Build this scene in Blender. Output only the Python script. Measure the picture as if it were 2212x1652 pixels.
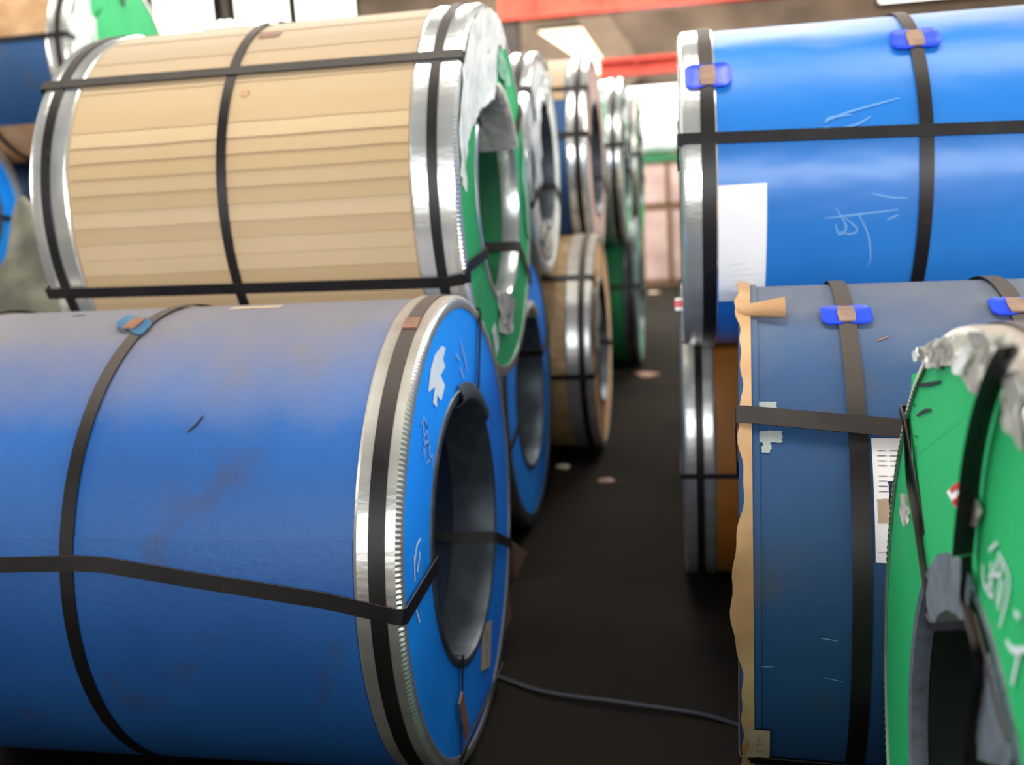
import bpy, bmesh, math, random
from mathutils import Vector, Matrix
for o in list(bpy.data.objects): bpy.data.objects.remove(o, do_unlink=True)
SC = bpy.context.scene
COL = SC.collection
PI = math.pi
rnd = random.Random(4)
def rad(a): return a * PI / 180

# ------------------------------------------------------------------ camera
F_PX, PITCH, YAW, ROLL, CAM_H = 2050.68, 0.197, -0.1899, -0.0583, 1.3307
fw = Vector((math.sin(YAW) * math.cos(PITCH), math.cos(YAW) * math.cos(PITCH), -math.sin(PITCH)))
rt = Vector((math.cos(YAW), -math.sin(YAW), 0)); up = rt.cross(fw)
rt2 = rt * math.cos(ROLL) + up * math.sin(ROLL); up2 = -rt * math.sin(ROLL) + up * math.cos(ROLL)
cd = bpy.data.cameras.new('camera'); cam = bpy.data.objects.new('camera', cd); COL.objects.link(cam)
m = Matrix((rt2, up2, -fw)).transposed().to_4x4(); m.translation = (0, 0, CAM_H); cam.matrix_world = m
cd.sensor_fit = 'HORIZONTAL'; cd.sensor_width = 36; cd.lens = 36 * F_PX / 2212; cd.clip_start = .05; cd.clip_end = 200
cd.dof.use_dof = True; cd.dof.focus_distance = 1.6; cd.dof.aperture_fstop = 2.3
SC.camera = cam
# ------------------------------------------------------------------ world, lights, exposure
w = bpy.data.worlds.new('sky'); SC.world = w; w.use_nodes = True
bg = w.node_tree.nodes['Background']; bg.inputs[0].default_value = (.80, .90, 1, 1); bg.inputs[1].default_value = .30
def area(name, loc, rot, sx, sy, power, col=(1, 1, 1)):
    l = bpy.data.lights.new(name, 'AREA'); l.shape = 'RECTANGLE'; l.size = sx; l.size_y = sy; l.energy = power; l.color = col
    o = bpy.data.objects.new(name, l); COL.objects.link(o); o.location = loc; o.rotation_euler = rot; return o
area('skylight_light', (-2, 17, 6.7), (0, 0, 0), 9, 3, 1300, (1, .97, .93))
area('skylight_light', (-.35, 2.3, 6.7), (0, 0, 0), 0.9, 2.2, 120, (1, .97, .93))
# daylight from the high side windows
area('window_light', (8.8, 3.5, 4.6), (0, rad(90), 0), 1.6, 11, 800, (1, .98, .95))
area('window_light', (-12.8, 3.5, 4.6), (0, rad(-90), 0), 1.6, 11, 850, (1, .98, .95))
# daylight through the roof skylights and through the high window band in the wall behind the photographer
area('skylight_light', (-3.0, 2.3, 6.7), (0, 0, 0), 4.5, 2.2, 110, (1, .97, .93))
area('skylight_light', (2.6, 2.3, 6.7), (0, 0, 0), 3.0, 2.2, 80, (1, .97, .93))
area('skylight_light', (-2, 10, 6.7), (0, 0, 0), 9, 2.2, 1900, (1, .97, .93))
area('window_light', (0.0, -6.2, 2.75), (rad(90), 0, 0), 10, .9, 800, (.93, .97, 1))
SC.view_settings.view_transform = 'Standard'; SC.view_settings.look = 'None'
SC.view_settings.gamma = 1; SC.view_settings.use_curve_mapping = False
SC.view_settings.exposure = -0.08

# ------------------------------------------------------------------ materials
def lin(c):
    return tuple(((v / 255) / 12.92 if v / 255 <= .04045 else ((v / 255 + .055) / 1.055) ** 2.4) for v in c) + (1,)
MATS = {}
def mat(name, c1, c2=None, rough=.5, metal=0., scale=4., stain=None, stain_scale=9., stain_amt=.5, dust=None, dust_lo=.6, dust_hi=1., bump=0., bump_scale=30., bump2=0., bump2_scale=5., emit=0., stretch=(1, 1, 1), coat=0., detail=4., spec=.5):
    if name in MATS: return MATS[name]
    M = bpy.data.materials.new(name); M.use_nodes = True; nt = M.node_tree; N = nt.nodes; L = nt.links
    b = N['Principled BSDF']; b.inputs['Roughness'].default_value = rough; b.inputs['Metallic'].default_value = metal
    b.inputs['Coat Weight'].default_value = coat; b.inputs['Coat Roughness'].default_value = .25
    b.inputs['Specular IOR Level'].default_value = spec
    tc = N.new('ShaderNodeTexCoord'); mp = N.new('ShaderNodeMapping'); mp.inputs['Scale'].default_value = stretch
    L.new(tc.outputs['Object'], mp.inputs[0])
    def noise(sc, det=detail, off=0):
        n = N.new('ShaderNodeTexNoise'); n.inputs['Scale'].default_value = sc; n.inputs['Detail'].default_value = det
        L.new(mp.outputs[0], n.inputs['Vector']); return n.outputs['Fac']
    def ramp(fac, lo, hi):
        r = N.new('ShaderNodeMapRange'); r.inputs[1].default_value = lo; r.inputs[2].default_value = hi; L.new(fac, r.inputs[0]); return r.outputs[0]
    def mix(f, a, bcol):
        x = N.new('ShaderNodeMix'); x.data_type = 'RGBA'; L.new(f, x.inputs[0])
        if isinstance(a, tuple): x.inputs[6].default_value = a
        else: L.new(a, x.inputs[6])
        x.inputs[7].default_value = bcol; return x.outputs[2]
    col = mix(ramp(noise(scale), .35, .65), lin(c1), lin(c2 or c1))
    if stain:
        t = 1 - stain_amt
        f = ramp(noise(stain_scale, 6.), .50 + .22 * t, .62 + .22 * t)
        mu = N.new('ShaderNodeMath'); mu.operation = 'MULTIPLY'; mu.inputs[1].default_value = .42; L.new(f, mu.inputs[0])
        col = mix(mu.outputs[0], col, lin(stain))
    if dust:
        g = N.new('ShaderNodeNewGeometry'); s = N.new('ShaderNodeSeparateXYZ'); L.new(g.outputs['Normal'], s.inputs[0])
        a = N.new('ShaderNodeMath'); a.operation = 'MULTIPLY_ADD'; a.inputs[1].default_value = .22; L.new(noise(7.), a.inputs[0]); L.new(s.outputs['Z'], a.inputs[2])
        f = ramp(a.outputs[0], dust_lo + .11, dust_hi + .11)
        mu = N.new('ShaderNodeMath'); mu.operation = 'MULTIPLY'; mu.inputs[1].default_value = .92; L.new(f, mu.inputs[0])
        col = mix(mu.outputs[0], col, lin(dust))
        r = N.new('ShaderNodeMapRange'); r.inputs[3].default_value = rough; r.inputs[4].default_value = .9; L.new(f, r.inputs[0]); L.new(r.outputs[0], b.inputs['Roughness'])
        if metal > 0:
            r = N.new('ShaderNodeMapRange'); r.inputs[3].default_value = metal; r.inputs[4].default_value = .1; L.new(f, r.inputs[0]); L.new(r.outputs[0], b.inputs['Metallic'])
    L.new(col, b.inputs['Base Color'])
    last = None
    for amt, sc, dist in ((bump, bump_scale, .004), (bump2, bump2_scale, .05)):
        if amt:
            bp = N.new('ShaderNodeBump'); bp.inputs['Strength'].default_value = amt; bp.inputs['Distance'].default_value = dist
            L.new(noise(sc, 3.), bp.inputs['Height'])
            if last: L.new(last, bp.inputs['Normal'])
            last = bp.outputs[0]
    if last: L.new(last, b.inputs['Normal'])
    if emit:
        L.new(col, b.inputs['Emission Color']); b.inputs['Emission Strength'].default_value = emit
    MATS[name] = M; return M

DUST = (150, 140, 134)
m_blue_worn = mat('worn blue plastic sheet', (36, 98, 172), (30, 86, 156), .5, 0, 2.5, stain=(72, 66, 70), stain_scale=7, stain_amt=.62, dust=(126, 121, 124), dust_lo=.62, dust_hi=.98, bump=.25, bump_scale=60, bump2=.08, bump2_scale=4)
m_blue_dull = mat('dusty blue sheet', (32, 80, 130), (28, 70, 118), .65, 0, 2., stain=(76, 74, 74), stain_scale=6, stain_amt=.62, dust=(118, 120, 124), dust_lo=.78, dust_hi=1.06, bump=.2, bump_scale=50)
m_blue_gloss = mat('glossy blue sheet', (48, 132, 214), (36, 118, 202), .32, 0, 1.5, dust=(165, 168, 185), dust_lo=.80, dust_hi=1.05, bump2=.28, bump2_scale=3.0, stretch=(.6, 1, 1))
m_face_blue = mat('bright blue end board', (0, 148, 255), (0, 134, 248), .55, 0, 3, stain=(30, 80, 150), stain_amt=.3)
m_face_green = mat('green end board', (34, 184, 110), (32, 170, 100), .55, 0, 3, stain=(70, 120, 80), stain_scale=6, stain_amt=.55, bump=.1)
m_green_dark = mat('green inner sleeve', (20, 110, 66), (14, 84, 50), .6)
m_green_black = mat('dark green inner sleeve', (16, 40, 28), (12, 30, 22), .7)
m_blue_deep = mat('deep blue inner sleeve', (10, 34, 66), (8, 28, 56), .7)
m_steel = mat('galvanised edge band', (205, 204, 198), (180, 180, 176), .3, .7, 14, dust=(150, 138, 126), dust_lo=.45, dust_hi=.95, bump=.25, bump_scale=40, stretch=(.3, 1, 1))
m_steel_bright = mat('bright galvanised edge band', (240, 242, 240), (222, 226, 224), .24, .75, 12, bump=.3, bump_scale=30, stretch=(.3, 1, 1))
m_zinc = mat('dull zinc ring', (84, 92, 100), (66, 74, 82), .45, .5, 20, bump=.2)
m_zinc_grey = mat('matt grey ring', (104, 116, 128), (88, 98, 110), .7, .1, 40, stain=(50, 56, 60), stain_scale=40)
m_bore = mat('steel bore lining', (92, 92, 88), (74, 76, 76), .45, .4, 6, bump=.1)
m_strap = mat('black steel strap', (38, 35, 36), (28, 26, 28), .42, .35, 12, dust=(92, 82, 76), dust_lo=.55, dust_hi=1.0, stain=(90, 66, 52), stain_scale=30, stain_amt=.25)
m_kraft = mat('kraft paper', (192, 164, 126), (180, 152, 114), .62, 0, 3, stain=(150, 116, 84), stain_scale=5, stain_amt=.3, dust=(172, 156, 136), dust_lo=.5, dust_hi=.98, bump=.3, bump_scale=20, stretch=(.25, 1, 1), detail=6)
m_kraft_b = mat('kraft paper b', (188, 160, 120), (176, 148, 108), .62, 0, 3, dust=(172, 156, 136), dust_lo=.5, dust_hi=.98, bump=.3, bump_scale=20, stretch=(.25, 1, 1))
m_kraft_c = mat('kraft paper c', (202, 176, 138), (188, 162, 124), .58, 0, 3, dust=(172, 156, 136), dust_lo=.5, dust_hi=.98, bump=.3, bump_scale=20, stretch=(.25, 1, 1))
m_kraft_crinkle = mat('crinkled kraft paper', (170, 140, 100), (150, 120, 84), .5, 0, 3, bump=.5, bump_scale=12, bump2=.9, bump2_scale=7)
m_kraft_edge = mat('torn kraft paper', (206, 168, 126), (176, 134, 92), .7, 0, 6, bump=.6, bump_scale=25)
m_ochre = mat('ochre wrapping', (176, 108, 30), (150, 90, 24), .6, 0, 4)
m_white = mat('white paper', (250, 250, 252), (244, 246, 250), .6, 0, 5)
m_white_plastic = mat('torn white plastic', (238, 242, 240), (214, 222, 220), .35, 0, 5, bump2=.5, bump2_scale=9)
m_foil = mat('crumpled silver foil', (200, 198, 186), (172, 172, 164), .35, .2, 8, bump=.8, bump_scale=18, bump2=.6, bump2_scale=12)
m_pad = mat('blue plastic pad', (40, 78, 235), (30, 66, 215), .35, 0, 8)
m_pad_old = mat('faded teal pad', (70, 118, 140), (50, 100, 140), .6, 0, 12)
m_rust = mat('rusty brown buckle', (150, 106, 84), (126, 96, 80), .7, .2, 30)
m_rust_grey = mat('dusty buckle', (160, 132, 112), (136, 112, 100), .75, .1, 30)
m_chalk = mat('white chalk', (214, 226, 236), (188, 206, 224), .9)
m_scuff = mat('pale scuff', (120, 172, 226), (96, 152, 214), .6)
m_scratch = mat('dark scratch', (20, 30, 44), None, .8)
m_ink = mat('grey ink', (128, 130, 140), None, .8)
m_ink_dark = mat('dark ink', (60, 62, 72), None, .8)
m_red = mat('red print', (200, 56, 56), None, .7)
m_tape = mat('pale masking tape', (178, 188, 188), (160, 170, 170), .7)
m_cream = mat('cream sticker', (196, 176, 150), (180, 160, 136), .8, scale=20)
m_pinkred = mat('red tape', (196, 40, 60), None, .6)
m_floor = mat('oily concrete floor', (33, 29, 24), (26, 23, 19), .95, 0, 1.5, stain=(22, 20, 18), stain_scale=3, stain_amt=.7, bump=.3, bump_scale=30, spec=.08)
m_wall = mat('dingy wall', (150, 132, 112), (112, 98, 84), .9, 0, .8)
m_ceil = mat('dark roof sheet', (90, 86, 80), (76, 72, 68), .9)
m_redsteel = mat('red painted steel', (214, 74, 48), (196, 60, 38), .5)
m_darksteel = mat('dark brown steel', (70, 60, 54), (58, 50, 46), .7)
m_pane = mat('bright daylight pane', (255, 252, 244), None, .5, emit=4)
m_pane_warm = mat('warm daylight pane', (255, 240, 205), None, .5, emit=2.4)
m_tarp = mat('grey green tarpaulin', (112, 110, 94), (66, 64, 56), .75, 0, 5, stain=(50, 44, 40), stain_scale=4, stain_amt=.8, bump2=.6, bump2_scale=5)
m_wood = mat('rough wood', (120, 88, 62), (96, 70, 50), .8, 0, 5, stretch=(1, 6, 6))
m_pink = mat('faded pink board', (196, 168, 160), (170, 140, 134), .8)
m_greenpl = mat('pale green film', (156, 208, 180), (100, 165, 130), .35, 0, 9, bump2=.8, bump2_scale=8)
m_scrap = mat('pale scrap', (178, 168, 150), None, .8)

# ------------------------------------------------------------------ object helpers
def link(name, bm, mt, parent=None, smooth=True, ang=40):
    me = bpy.data.meshes.new(name); bmesh.ops.recalc_face_normals(bm, faces=bm.faces)
    if smooth:
        for f in bm.faces: f.smooth = True
        for e in bm.edges:
            if len(e.link_faces) == 2 and e.calc_face_angle(0) > rad(ang): e.smooth = False
    bm.to_mesh(me); bm.free()
    me.materials.append(mt)
    o = bpy.data.objects.new(name, me); COL.objects.link(o)
    if parent: o.parent = parent
    return o
def tag(o, label=None, cat=None, group=None, kind=None):
    if label: o['label'] = label
    if cat: o['category'] = cat
    if group: o['group'] = group
    if kind: o['kind'] = kind
    return o
def empty(name, loc, rz=0):
    o = bpy.data.objects.new(name, None); COL.objects.link(o); o.location = loc; o.rotation_euler = (0, 0, rz); o.empty_display_size = .1; return o
def box(bm, lo, hi, bev=0):
    c = [(a + b) / 2 for a, b in zip(lo, hi)]; s = [b - a for a, b in zip(lo, hi)]
    r = bmesh.ops.create_cube(bm, size=1, matrix=Matrix.Translation(c) @ Matrix.Diagonal((*s, 1)))
    if bev:
        es = {e for v in r['verts'] for e in v.link_edges}
        bmesh.ops.bevel(bm, geom=list(es), offset=bev, segments=2, affect='EDGES')
    return bm
def boxed(name, lo, hi, mt, parent=None, bev=0):
    return link(name, box(bmesh.new(), lo, hi, bev), mt, parent)
def ribbon(bm, pts, nrm, w, th, closed=False, sides=None):
    """strip of width w and thickness th laid along pts, lying on a surface whose normals are nrm"""
    n = len(pts); rows = []
    for i in range(n):
        p = Vector(pts[i]); N = Vector(nrm[i]).normalized()
        a = Vector(pts[(i - 1) % n if closed else max(i - 1, 0)]); b = Vector(pts[(i + 1) % n if closed else min(i + 1, n - 1)])
        S = Vector(sides[i]).normalized() if sides else (b - a).normalized().cross(N).normalized()
        ww = (w[i] if isinstance(w, (list, tuple)) else w) / 2
        rows.append([bm.verts.new(q) for q in (p - S * ww, p + S * ww, p + S * ww + N * th, p - S * ww + N * th)])
    for i in range(n if closed else n - 1):
        A, B = rows[i], rows[(i + 1) % n]
        for k in range(4): bm.faces.new((A[k], A[(k + 1) % 4], B[(k + 1) % 4], B[k]))
    if not closed: bm.faces.new(rows[0]); bm.faces.new(rows[-1][::-1])
    return bm
def revolve(bm, prof, seg, teeth=None, loop=False):
    """prof: (x, r) points; vertex rings round the x axis. teeth: {profile index: (dx, dr)} applied on alternate segments"""
    rings = []
    for k, (x, r) in enumerate(prof):
        ring = []
        for i in range(seg):
            a = 2 * PI * i / seg; xx, rr = x, r
            if teeth and k in teeth and i % 2: xx += teeth[k][0]; rr += teeth[k][1]
            ring.append(bm.verts.new((xx, -math.cos(a) * rr, math.sin(a) * rr)))
        rings.append(ring)
    nr = len(rings)
    for k in range(nr if loop else nr - 1):
        A, B = rings[k], rings[(k + 1) % nr]
        for i in range(seg): bm.faces.new((A[i], A[(i + 1) % seg], B[(i + 1) % seg], B[i]))
    return bm
def slab(bm, P, N, nu, nv, th):
    """thin solid sheet: P(i,j), N(i,j) on a nu x nv grid"""
    top = [[bm.verts.new(P(i, j) + N(i, j) * th) for j in range(nv)] for i in range(nu)]
    bot = [[bm.verts.new(P(i, j)) for j in range(nv)] for i in range(nu)]
    for i in range(nu - 1):
        for j in range(nv - 1):
            bm.faces.new((top[i][j], top[i + 1][j], top[i + 1][j + 1], top[i][j + 1]))
            bm.faces.new((bot[i][j], bot[i][j + 1], bot[i + 1][j + 1], bot[i + 1][j]))
    for i in range(nu - 1):
        bm.faces.new((top[i][0], bot[i][0], bot[i + 1][0], top[i + 1][0])); bm.faces.new((top[i][-1], top[i + 1][-1], bot[i + 1][-1], bot[i][-1]))
    for j in range(nv - 1):
        bm.faces.new((top[0][j], top[0][j + 1], bot[0][j + 1], bot[0][j])); bm.faces.new((top[-1][j], bot[-1][j], bot[-1][j + 1], top[-1][j + 1]))
    return bm

class Coil:
    """a steel coil lying on its side: axis along local x, end facing the aisle at x = 0, body towards s * L.
    angle 0 looks at the camera side (-y), 90 is the top."""
    def __init__(s, label, X, Y, Z, R, L, side, yaw=0, group=None, hole=.56):
        s.R, s.L, s.s, s.rh = R, L, side, R * hole
        s.root = empty('steel_coil', (X, Y, Z - R), yaw); tag(s.root, label, 'coil', group)
    def off(s, o): o.location.z += s.R; return o
    def cp(s, x, a, dr=0):
        a = rad(a); r = s.R + dr; return Vector((x, -math.cos(a) * r, math.sin(a) * r))
    def cn(s, a): a = rad(a); return Vector((0, -math.cos(a), math.sin(a)))
    def add(s, name, bm, mt, parent=None, **k):
        o = link(name, bm, mt, parent or s.root, **k)
        if parent is None: s.off(o)
        return o
    def body(s, m_wrap, seg=160, name='wrapper'):
        r, x1 = s.R, s.s * s.L; th = .004
        bm = bmesh.new(); x0 = s.s * .004; n = 14
        prof = [(x0 + (x1 - x0) * i / n, r) for i in range(n + 1)] + [(x1, r - th), (x0, r - th)]
        return s.add(name, revolve(bm, prof, seg, loop=True), m_wrap)
    def ends(s, m_face, m_ring, m_inner, ring_w=.1, seg=160, teeth=0, both=True, flange=.035, m_bore=m_bore, m_sleeve=None, sleeve=.11, inner_w=.022, face_b=None):
        if teeth: seg = teeth * 2
        for end in ((0, 1) if both else (0,)):
            o = -s.s if end == 0 else s.s            # outward direction of this end
            e = 0 if end == 0 else s.s * s.L
            R = s.R
            prof = [(e - o * ring_w, R), (e - o * ring_w, R + .004), (e - o * (ring_w - .006), R + .0065), (e - o * (ring_w - .012), R + .0045), (e - o * .03, R + .005), (e - o * .010, R + .005), (e - o * .002, R + .002),
                    (e + o * .004, R - .006), (e + o * .007, R - .016), (e + o * .006, R - flange), (e + o * .001, R - flange)]
            sg = seg if end == 0 else 120
            t = {6: (0, .0016), 7: (o * .002, .003), 8: (o * .002, 0)} if teeth and end == 0 else None
            s.add('edge_band', revolve(bmesh.new(), prof, sg, t, loop=True), m_ring, ang=28)
            s.add('end_board', revolve(bmesh.new(), [(e - o * .006, R - .006), (e + o * .0025, R - .006), (e + o * .0025, s.rh + .004), (e - o * .006, s.rh + .004)], 96, loop=True), m_face if end == 0 or not face_b else face_b)
            rh = s.rh
            s.add('inner_band', revolve(bmesh.new(), [(e - o * sleeve, rh), (e - o * .006, rh), (e + o * .006, rh + .004), (e + o * .009, rh + .012), (e + o * .006, rh + inner_w), (e + o * .002, rh + inner_w + .002), (e, rh + .01), (e - o * sleeve, rh + .004)], 96, loop=True), m_inner)
        s.add('bore_sleeve', revolve(bmesh.new(), [(s.s * .01, s.rh + .006), (s.s * (s.L - .01), s.rh + .006), (s.s * (s.L - .01), s.rh + .012), (s.s * .01, s.rh + .012)], 72, loop=True), m_sleeve or m_bore)
    def hoop(s, x, w=.03, th=.0022, dr=.006, name='strap', mt=None):
        pts = [s.cp(s.s * x, i * 3, dr) for i in range(120)]
        return s.add(name, ribbon(bmesh.new(), pts, [s.cn(i * 3) for i in range(120)], w, th, True, [(1, 0, 0)] * 120), mt or m_strap)
    def loopstrap(s, path, w=.028, th=.0022, face=None, back=True, dr=.0075, name='strap', edge=True):
        """path: [(x, angle), ...] over the outside from the far end to the aisle end (x = 0); then over the end
        board along face = [(y, z), ...] into the bore and back through it"""
        pts, nr = [], []
        full = []
        for i in range(len(path) - 1):
            (x0, a0), (x1, a1) = path[i], path[i + 1]
            n = 8
            for k in range(n): full.append((x0 + (x1 - x0) * k / n, a0 + (a1 - a0) * k / n))
        full.append(path[-1])
        o = -s.s
        for x, a in full: pts.append(s.cp(x, a, dr)); nr.append(s.cn(a))
        a = full[-1][1]
        if edge:
            pts.append(s.cp(o * .009, a, dr)); nr.append(s.cn(a) + Vector((o, 0, 0)))
            f = face or [(s.cp(0, a, -.01).y, s.cp(0, a, -.01).z), (s.cn(a).y * (s.rh + .004), s.cn(a).z * (s.rh + .004))]
            for y, z in f: pts.append(Vector((o * .011, y, z))); nr.append(Vector((o, 0, 0)))
            y, z = f[-1]; v = Vector((0, y, z)).normalized()
            for x in (s.s * .002, s.s * s.L * .5, s.s * (s.L - .002)):
                pts.append(Vector((x, v.y * (s.rh - .002), v.z * (s.rh - .002)))); nr.append(-v)
            if back:
                a0 = full[0][1]; v = s.cn(a0)
                xx = s.s * s.L - o * .011
                pts.append(Vector((xx, *(v * (s.rh + .01)).yz))); nr.append(Vector((-o, 0, 0)))
                pts.append(Vector((xx, *(v * (s.R - .01)).yz))); nr.append(Vector((-o, 0, 0)))
                pts.append(s.cp(xx + o * .002, a0, dr)); nr.append(v)
                pts.append(pts[0]); nr.append(nr[0])
        # stable sides: tangent x normal
        return s.add(name, ribbon(bmesh.new(), pts, nr, w, th), m_strap)
    def patch(s, name, x0, x1, a0, a1, mt, th=.001, dr=.001, parent=None, jag=0, seed=1, nu=10, nv=12):
        r = random.Random(seed)
        jx = [[r.uniform(-jag, jag) for _ in range(nv)] for _ in (0, 1)]; ja = [[r.uniform(-jag, jag) * 60 for _ in range(nu)] for _ in (0, 1)]
        def P(i, j):
            u = i / (nu - 1); v = j / (nv - 1)
            x = (x0 + jx[0][j]) * (1 - u) + (x1 + jx[1][j]) * u; a = (a0 + ja[0][i]) * (1 - v) + (a1 + ja[1][i]) * v
            return s.cp(x, a, dr)
        def N(i, j): return s.cn(a0 + (a1 - a0) * j / (nv - 1))
        return s.add(name, slab(bmesh.new(), P, N, nu, nv, th), mt, parent)
    def stroke(s, name, pts, w, mt, parent=None, dr=.0012, th=.0006):
        """a mark drawn on the outside: pts = (x, angle)"""
        P = [s.cp(x, a, dr) for x, a in smooth_path(pts)]; n = len(P)
        ww = [w * (.35 + .65 * math.sin(PI * (i + .5) / n)) for i in range(n)]
        return s.add(name, ribbon(bmesh.new(), P, [s.cn(a) for x, a in smooth_path(pts)], ww, th), mt, parent)
    def fstroke(s, name, strokes, w, mt, parent=None, x=.0045, th=.0006, taper=True):
        """marks on the aisle end board: list of [(y, z), ...]"""
        bm = bmesh.new(); o = -s.s
        for st in strokes:
            st = smooth_path(st) if len(st) > 2 else st; n = len(st)
            ww = [w * ((.5 + .5 * math.sin(PI * (i + .5) / n)) if taper else 1) for i in range(n)]
            ribbon(bm, [(o * x, y, z) for y, z in st], [(o, 0, 0)] * n, ww, th)
        return s.add(name, bm, mt, parent)
    def fpoly(s, name, pts, mt, x=.0045, th=.0015, parent=None, crumple=0, seed=0, grid=0):
        """flat cut-out lying on the aisle end board, outline in (y, z)"""
        o = -s.s; bm = bmesh.new(); r = random.Random(seed)
        vs = [bm.verts.new((o * x, y, z)) for y, z in pts]; f = bm.faces.new(vs)
        if crumple:
            bmesh.ops.triangulate(bm, faces=[f])
            bmesh.ops.subdivide_edges(bm, edges=bm.edges[:], cuts=3, use_grid_fill=True)
            for v in bm.verts: v.co.x += o * r.uniform(0, crumple); v.co.y += r.uniform(-crumple, crumple) * .4; v.co.z += r.uniform(-crumple, crumple) * .4
        g = bmesh.ops.extrude_face_region(bm, geom=bm.faces[:])
        for v in g['geom']:
            if isinstance(v, bmesh.types.BMVert): v.co.x += o * th
        return s.add(name, bm, mt, parent, ang=25)
    def pad(s, x, a, mt=None, mb=None, sc=1., tilt=0, parent=None):
        """strap seal: plastic edge pad with two rounded lobes, and the buckle between them"""
        mt = mt or m_pad; mb = mb or m_rust_grey
        bm = bmesh.new(); k = sc
        for sg in (-1, 1):
            nu, nv = 9, 9
            def P(i, j):
                u = i / (nu - 1); v = j / (nv - 1) * 2 - 1
                hh = .031 * k * (1 - .38 * max(0, (u - .6) / .4) ** 3) * (1 + .25 * u * (1 - u))
                xx = x + sg * (.006 + .042 * u) * k; aa = a + math.degrees(v * hh / s.R) - tilt * sg * u
                ridge = .004 * k * (max(abs(v), u) ** 4)
                return s.cp(xx, aa, .004 + ridge)
            slab(bm, P, lambda i, j: s.cn(a), nu, nv, .004)
        p = s.add('strap_pad', bm, mt)
        bm = bmesh.new(); n = 7
        slab(bm, lambda i, j: s.cp(x + (i - 3) / 3 * .017 * k * (1 - .12 * abs(j - 3) / 3), a + math.degrees((j - 3) / 3 * .027 * k / s.R), .0095), lambda i, j: s.cn(a), n, n, .004)
        s.add('buckle', bm, mb)
        return p
def smooth_path(pts, n=5):
    if len(pts) < 3:
        (a, b), (c, d) = pts; return [(a + (c - a) * t / 6, b + (d - b) * t / 6) for t in range(7)]
    out = []
    for i in range(len(pts) - 1):
        p0 = pts[max(i - 1, 0)]; p1 = pts[i]; p2 = pts[i + 1]; p3 = pts[min(i + 2, len(pts) - 1)]
        for k in range(n):
            t = k / n
            out.append(tuple(.5 * (2 * b + (c - a) * t + (2 * a - 5 * b + 4 * c - d) * t * t + (3 * b - a - 3 * c + d) * t ** 3) for a, b, c, d in zip(p0, p1, p2, p3)))
    out.append(pts[-1]); return out

# ------------------------------------------------------------------ the hall
def struct(name, o): o.name = name; o['kind'] = 'structure'; return o
struct('floor', boxed('floor', (-13, -7, -.2), (9, 22, 0), m_floor))
struct('ceiling', boxed('ceiling', (-13, -7, 6.9), (9, 22, 7.1), m_ceil))
struct('wall_back', boxed('wall_back', (-13, 22, 0), (9, 22.3, 7), m_wall))
struct('wall_left', boxed('wall_left', (-13.3, -7, 0), (-13, 22.3, 7), m_wall))
struct('wall_right', boxed('wall_right', (9, -7, 0), (9.3, 22.3, 7), m_wall))
struct('wall_front', boxed('wall_front', (-13, -7.3, 0), (9, -7, 7), m_wall))
struct('wall_light_blocker', boxed('wall_light_blocker', (-13, -3.0, 0), (9, -2.8, 1.8), m_wall))  # added unseen low wall, keeps rear window light off the lower coils
# windows: frame bars round a daylight pane, set on the far wall
def window(n, x0, x1, z0, z1, mt, bars, y=21.98):
    fr = bmesh.new(); t = .07
    for lo, hi in (((x0 - t, y - .08, z0 - t), (x1 + t, y, z0)), ((x0 - t, y - .08, z1), (x1 + t, y, z1 + t)), ((x0 - t, y - .08, z0), (x0, y, z1)), ((x1, y - .08, z0), (x1 + t, y, z1))): box(fr, lo, hi)
    root = link('window_%d' % n, fr, m_darksteel); struct('window_%d' % n, root)
    boxed('pane', (x0, y - .03, z0), (x1, y - .01, z1), mt, root)
    for i in range(1, bars): xx = x0 + (x1 - x0) * i / bars; boxed('mullion', (xx - .03, y - .06, z0), (xx + .03, y - .031, z1), m_darksteel, root)
window(1, -12.3, -10.75, 5.3, 6.5, m_pane, 1)
window(2, -10.25, -8.95, 5.3, 6.5, m_pane, 1)
window(3, -8.75, -7.35, 5.25, 6.5, m_pane, 1)
window(4, -3.7, -1.65, 3.75, 4.8, m_pane_warm, 1)
window(5, -1.35, .5, 2.3, 3.45, m_pane, 1)
window(6, 4.0, 8.7, 4.75, 6.2, m_pane, 3)
def side_window(n, x, sg, y0, y1, z0, z1, bars):
    root = struct('window_%d' % n, boxed('window_%d' % n, (min(x, x + sg * .05), y0 - .08, z0 - .08), (max(x, x + sg * .05), y1 + .08, z1 + .08), m_darksteel))
    for i in range(bars):
        a = y0 + (y1 - y0) * i / bars + .04; b = y0 + (y1 - y0) * (i + 1) / bars - .04; xx = x + sg * .05
        boxed('pane', (min(xx, xx + sg * .01), a, z0), (max(xx, xx + sg * .01), b, z1), m_pane, root)
side_window(7, 9, -1, -2, 9, 3.8, 5.4, 8); side_window(8, -13, 1, -2, 9, 3.8, 5.4, 8)
# skylights in the roof
for i, (x, y, sx, sy) in enumerate(((-3, 2.3, 4.5, 2.2), (2.6, 2.3, 3, 2.2), (-2, 10, 9, 2.2), (-2, 17, 9, 3), (-.35, 2.3, .7, 2.2))):
    r = struct('trim_%d' % (i + 1), boxed('trim', (x - sx / 2 - .1, y - sy / 2 - .1, 6.84), (x + sx / 2 + .1, y + sy / 2 + .1, 6.9), m_darksteel))
    boxed('skylight_pane', (x - sx / 2, y - sy / 2, 6.80), (x + sx / 2, y + sy / 2, 6.84), m_pane_warm, r)
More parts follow.
